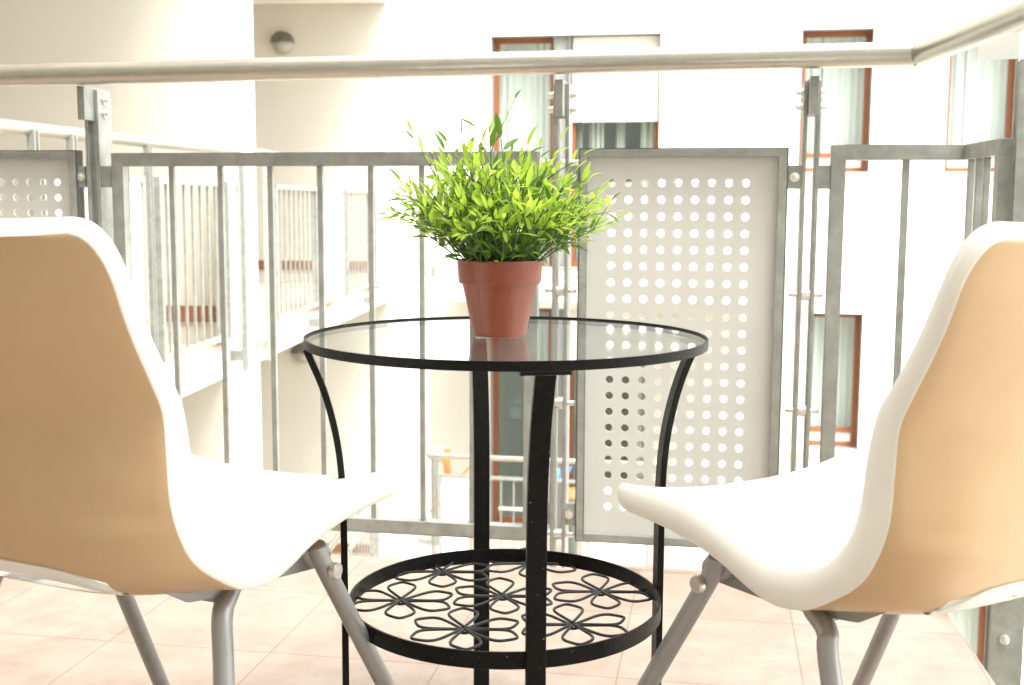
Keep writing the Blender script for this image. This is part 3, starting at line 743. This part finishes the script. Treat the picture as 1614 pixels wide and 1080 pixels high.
# ================================================================== CHAIRS
EDGE = [(-.112, .757), (-.103, .735), (-.089, .692), (-.072, .653), (-.053, .617), (-.036, .581), (-.0325, .54), (-.0295, .493), (-.018, .455), (.004, .420), (.044, .3895), (.082, .3695), (.127, .3625), (.168, .370), (.212, .3845), (.27, .396), (.335, .401), (.420, .401)]
RIDG = [(-.100, .772), (-.088, .755), (-.066, .703), (-.046, .660), (-.026, .625), (-.005, .590), (.006, .545), (.012, .500), (.024, .462), (.046, .434), (.072, .418), (.098, .409), (.135, .405), (.170, .411), (.215, .424), (.275, .436), (.335, .437), (.426, .430)]
BULG = [.012, .016, .022, .026, .028, .030, .032, .036, .045, .048, .030, .008, .003, .0, -.004, -.006, -.006, -.004]
DISH = [.008, .016, .026, .034, .038, .040, .042, .042, .042, .038, .034, .032, .030, .028, .026, .024, .024, .022]
CW = .43
def chair(x, y, yaw, side, label, parts_px):
    """side=+1: the sitter's left side is the near one (s forward, l away from the near side)"""
    a = math.radians(yaw); F = Vector((math.cos(a), math.sin(a), 0)); Lv = Vector((F.y, -F.x, 0))*side; O = Vector((x, y, 0))
    S = lambda s, z, l: O + F*s + Lv*l + Z*z
    t = thing('shell_chair', label, 'chair', O + F*.2 + Lv*CW/2, 'shell chairs beside the table')
    def inv(px_, py_, l): 
        q = at_pl(px_, py_, O+Lv*l, Lv); return ((q-O).dot(F), q.z)
    E_ = smooth([(*e, *r, b, d) for e, r, b, d in zip(EDGE, RIDG, BULG, DISH)], 5)
    K = len(E_); N = 30
    m = MB(); rings = []
    for i, (es, ez, gs, gz, bu, di) in enumerate(E_):
        p, q = E_[max(i-1, 0)], E_[min(i+1, K-1)]
        tg = Vector((q[0]-p[0], q[1]-p[1])); tg = tg.normalized(); nb = Vector((tg.y, -tg.x))      # towards the back / underside
        if nb.dot(Vector((es-gs, ez-gz))) < 0: nb = -nb
        top = max(0, ez-.700)/.057
        inset = .036*(1-math.sqrt(max(0, 1-min(1, top)**2)))
        fr = max(0, es-.36)/.053; inset += .010*(1-math.sqrt(max(0, 1-min(1, fr)**2)))
        ring_ = []
        def row(s0, z0, nv, amt, ins, pw, rev):
            o = []
            for k in range(N+1):
                l = ins+(CW-2*ins)*k/N; tt = 2*k/N-1; h = amt*(1-abs(tt)**pw)
                o.append(S(s0+nv.x*h, z0+nv.y*h, l))
            return o[::-1] if rev else o
        back = row(es, ez, nb, bu, inset+.002, 4.0 if ez < .47 and es < .1 else 3.0, False)
        front = row(gs, gz, nb, di, inset+.006, 2.4, True)
        mid = lambda f_, out, l0: S(es+(gs-es)*f_, ez+(gz-ez)*f_, l0)
        r1 = [S(es+(gs-es)*f_, ez+(gz-ez)*f_, CW-(inset+o_)) for f_, o_ in ((.06, .0), (.45, -.003), (.85, .0005))]
        r0 = [S(es+(gs-es)*f_, ez+(gz-ez)*f_, inset+o_) for f_, o_ in ((.85, .0005), (.45, -.003), (.06, .0))]
        rings.append(back+r1+front+r0)
    n = len(rings[0])
    bidx = set(range(N))
    base_ = 0
    for rg in rings: m.v += [tuple(q) for q in rg]
    for i in range(K-1):
        for k in range(n):
            k2 = (k+1) % n
            m.f.append((i*n+k, i*n+k2, (i+1)*n+k2, (i+1)*n+k)); m.sm.append(True); m.m.append(1 if k in bidx else 0)
    # caps at top and front: strip between the back row and the front row
    for i in (0, K-1):
        off = i*n; bk = [off+k for k in range(N+1)]; fr_ = [off+N+1+3+k for k in range(N+1)][::-1]
        for k in range(N):
            m.f.append((bk[k], bk[k+1], fr_[k+1], fr_[k])); m.sm.append(True); m.m.append(0)
        m.f.append((bk[N], off+N+1, off+N+2, off+N+3, off+N+4)); m.sm.append(True); m.m.append(0)
        m.f.append((bk[0], off+n-1, off+n-2, off+n-3, off+n-4)); m.sm.append(True); m.m.append(0)
    sh_ = m.build('seat_shell', ['shellwhite', 'shelltan'], t)
    # slot between back and seat, cut with a rounded wedge
    bm = bmesh.new(); out = []
    l0, l1 = .084, CW-.084
    arch = [(0, .0005), (.018, .007), (.040, .0135), (.07, .0155), (.12, .016), (.16, .016)]
    top_ = [(l0+a_, h_) for a_, h_ in arch]+[(l1-a_, h_) for a_, h_ in arch[::-1]]
    zb = .380
    def prism(ls, prof_of):      # closed wedge swept across the chair
        bm = bmesh.new(); loops = None
        secs = [prof_of(j) for j in range(len(ls))]
        n_ = len(secs[0]); vs = [[bm.verts.new(S(s_, z_, ls[j])) for s_, z_ in secs[j]] for j in range(len(ls))]
        for j in range(len(ls)-1):
            for q in range(n_): bm.faces.new((vs[j][q], vs[j][(q+1) % n_], vs[j+1][(q+1) % n_], vs[j+1][q]))
        bm.faces.new(vs[0]); bm.faces.new(vs[-1]); bmesh.ops.recalc_face_normals(bm, faces=bm.faces)
        me = bpy.data.meshes.new('cut'); bm.to_mesh(me); bm.free(); me.materials.append(M['shellwhite'])
        o = bpy.data.objects.new('cut', me); COL.objects.link(o); return o
    cuts = [prism([l for l, h in top_], lambda j: [(-.13, zb), (-.13, zb+top_[j][1]), (.02, zb+top_[j][1]+.03), (.10, zb+top_[j][1]+.09), (.10, zb+.022), (.02, zb+.002)]),
            prism([l0-.016, l0-.004, l1+.004, l1+.016], lambda j: [(-.13, .376 if j in (1, 2) else .360), (-.03, .376 if j in (1, 2) else .360), (.085, .347), (.085, .20), (-.13, .20)])]
    for co in cuts:
        bo = sh_.modifiers.new('slot', 'BOOLEAN'); bo.operation = 'DIFFERENCE'; bo.object = co; bo.solver = 'EXACT'; bo.use_self = True
    bpy.context.view_layer.update()
    dg = bpy.context.evaluated_depsgraph_get(); ev = sh_.evaluated_get(dg); nm = bpy.data.meshes.new_from_object(ev)
    print('shell verts', len(sh_.data.vertices), '->', len(nm.vertices))
    sh_.modifiers.clear(); sh_.data = nm; nm.name = 'seat_shell'
    for co in cuts: bpy.data.objects.remove(co)
    # pale rim band along the top of the slot, following the bulged back
    def backpt(l, z, out=.0):
        best = min(range(K), key=lambda i: abs(E_[i][1]-z) + (1 if E_[i][0] > .1 else 0))
        # interpolate on the back part by height of the bulged surface
        tt = 2*l/CW-1; prev = None
        for i in range(K):
            es, ez, gs, gz, bu, di = E_[i]; p, q = E_[max(i-1, 0)], E_[min(i+1, K-1)]
            tg = Vector((q[0]-p[0], q[1]-p[1])).normalized(); nb = Vector((tg.y, -tg.x))
            if nb.dot(Vector((es-gs, ez-gz))) < 0: nb = -nb
            h = bu*(1-abs(tt)**(4.0 if ez < .47 and es < .1 else 3.0))+out; c = (es+nb.x*h, ez+nb.y*h)
            if prev and prev[1] >= z >= c[1]:
                f_ = (prev[1]-z)/max(1e-6, prev[1]-c[1]); return (prev[0]+(c[0]-prev[0])*f_, z)
            prev = c
        return prev
    m = MB(); U = 40; rowsA = []
    for i in range(U+1):
        l = l0-.004+(l1-l0+.008)*i/U
        d_ = min(l-l0, l1-l); 
        h = 0
        for (a0_, h0_), (a1_, h1_) in zip(arch[:-1], arch[1:]):
            if a0_ <= d_ <= a1_: h = h0_+(h1_-h0_)*(d_-a0_)/(a1_-a0_)
        if d_ > .16: h = .016
        zt = zb+h
        bh = .0165*min(1, .45+max(0, d_)/.05)
        pr = []
        for f_, o_ in ((0, -.004), (.0, .0022), (.5, .0034), (1, .0022), (1, -.004)):
            s_, z_ = backpt(l, zt+bh*f_, o_); pr.append(S(s_, z_, l))
        rowsA.append(pr)
    for i in range(U):
        for j in range(4): m.quad(rowsA[i][j], rowsA[i][j+1], rowsA[i+1][j+1], rowsA[i+1][j], smooth=True)
    m.build('slot_rim', 'shellwhite', sh_)
    # underframe: side rails, legs, bolts
    def mir(pts, far=False): return [S(s_, z_, (CW-l if far else l)) for s_, z_, l in pts]
    b_ = inv(*parts_px['bolt'], .03); k2 = inv(*parts_px['front_end'], .005)
    dz = (k2[0]-b_[0])/(k2[1]-b_[1]); dl_ = (.005-.03)/(k2[1]-b_[1])
    foot = (b_[0]+dz*(0.004-b_[1]), .004, .03+dl_*(.004-b_[1]))
    tp = inv(*parts_px['front_top'], .045)
    front = [(.16, .372, .075), (tp[0]-.02, .368, .06), (tp[0], tp[1]-.004, .045), ((tp[0]+b_[0])/2+.006, (tp[1]+b_[1])/2+.006, .035), (b_[0], b_[1], .03), foot]
    front = smooth(front, 6)
    h1 = inv(*parts_px['rear_bend'], .04); h2 = inv(*parts_px['rear_end'], .03); h0 = inv(*parts_px['rear_top'], .05)
    dz = (h2[0]-h1[0])/(h2[1]-h1[1]); rear = smooth([(h0[0]+.03, h0[1]+.01, .06), (h0[0]+.004, h0[1]-.002, .05), (h1[0], h1[1], .04), (h2[0], h2[1], .03), (h1[0]+dz*(.004-h1[1]), .004, .0)], 6)
    for far_ in (False, True):
        m = MB(); m.tube(mir(front, far_), .0118, 20); lg = m.build('front_leg', 'legmetal', t)
        m = MB(); m.lathe(S(b_[0], b_[1], (CW-.03+.0145) if far_ else .03-.0145), [(0, .005), (.0035, .004), (.0095, .0045), (.0105, .002), (.0105, -.003)], 20, axis=Lv*(1 if far_ else -1)); m.build('bolt', 'bolt', lg)
        m = MB(); m.lathe(S(foot[0], 0, (CW-foot[2]) if far_ else foot[2]), [(0, 0), (.015, 0), (.015, .02), (0, .02)], 16); m.build('foot_cap', 'black', lg)
        m = MB(); m.tube(mir(rear, far_), .0118, 20); m.build('rear_leg', 'legmetal', t)
        m = MB(); e_ = .003; l_ = CW-.052 if far_ else .052
        pA_ = [(-.005, .392), (.05, .358), (.12, .346), (.20, .340), (b_[0]+.01, b_[1]-.004), (b_[0]+.012, b_[1]+.022), (.22, .372), (.12, .372), (.03, .392)]
        A1 = [S(s_, z_, l_-e_) for s_, z_ in pA_]; A2 = [S(s_, z_, l_+e_) for s_, z_ in pA_]
        m.quad(*A1); m.quad(*A2[::-1])
        for i in range(len(pA_)): j = (i+1) % len(pA_); m.quad(A1[i], A1[j], A2[j], A2[i])
        m.build('side_rail', 'legmetal', t)
    m = MB(); m.tube([S(b_[0]-.06, .362, .05), S(b_[0]-.06, .362, CW-.05)], .010, 12); m.build('cross_bar', 'legmetal', t)
    m = MB(); m.tube([S(.10, .352, .05), S(.10, .352, CW-.05)], .010, 12); m.build('cross_bar', 'legmetal', t)
    return t
chair(.34, 1.10, 119.86, 1, 'white shell chair with a tan back on grey legs, to the right of the table',
      dict(bolt=(1115, 918), front_end=(1020, 1080), front_top=(1140, 893), rear_bend=(1305, 1000), rear_end=(1312, 1080), rear_top=(1288, 962)))
chair(-.322, 1.154, 65.17, -1, 'white shell chair with a tan back on grey legs, to the left of the table',
      dict(bolt=(513, 897), front_end=(608, 1080), front_top=(490, 872), rear_bend=(350, 975), rear_end=(353, 1080), rear_top=(357, 935)))
print('OBJ', len(SC.objects))
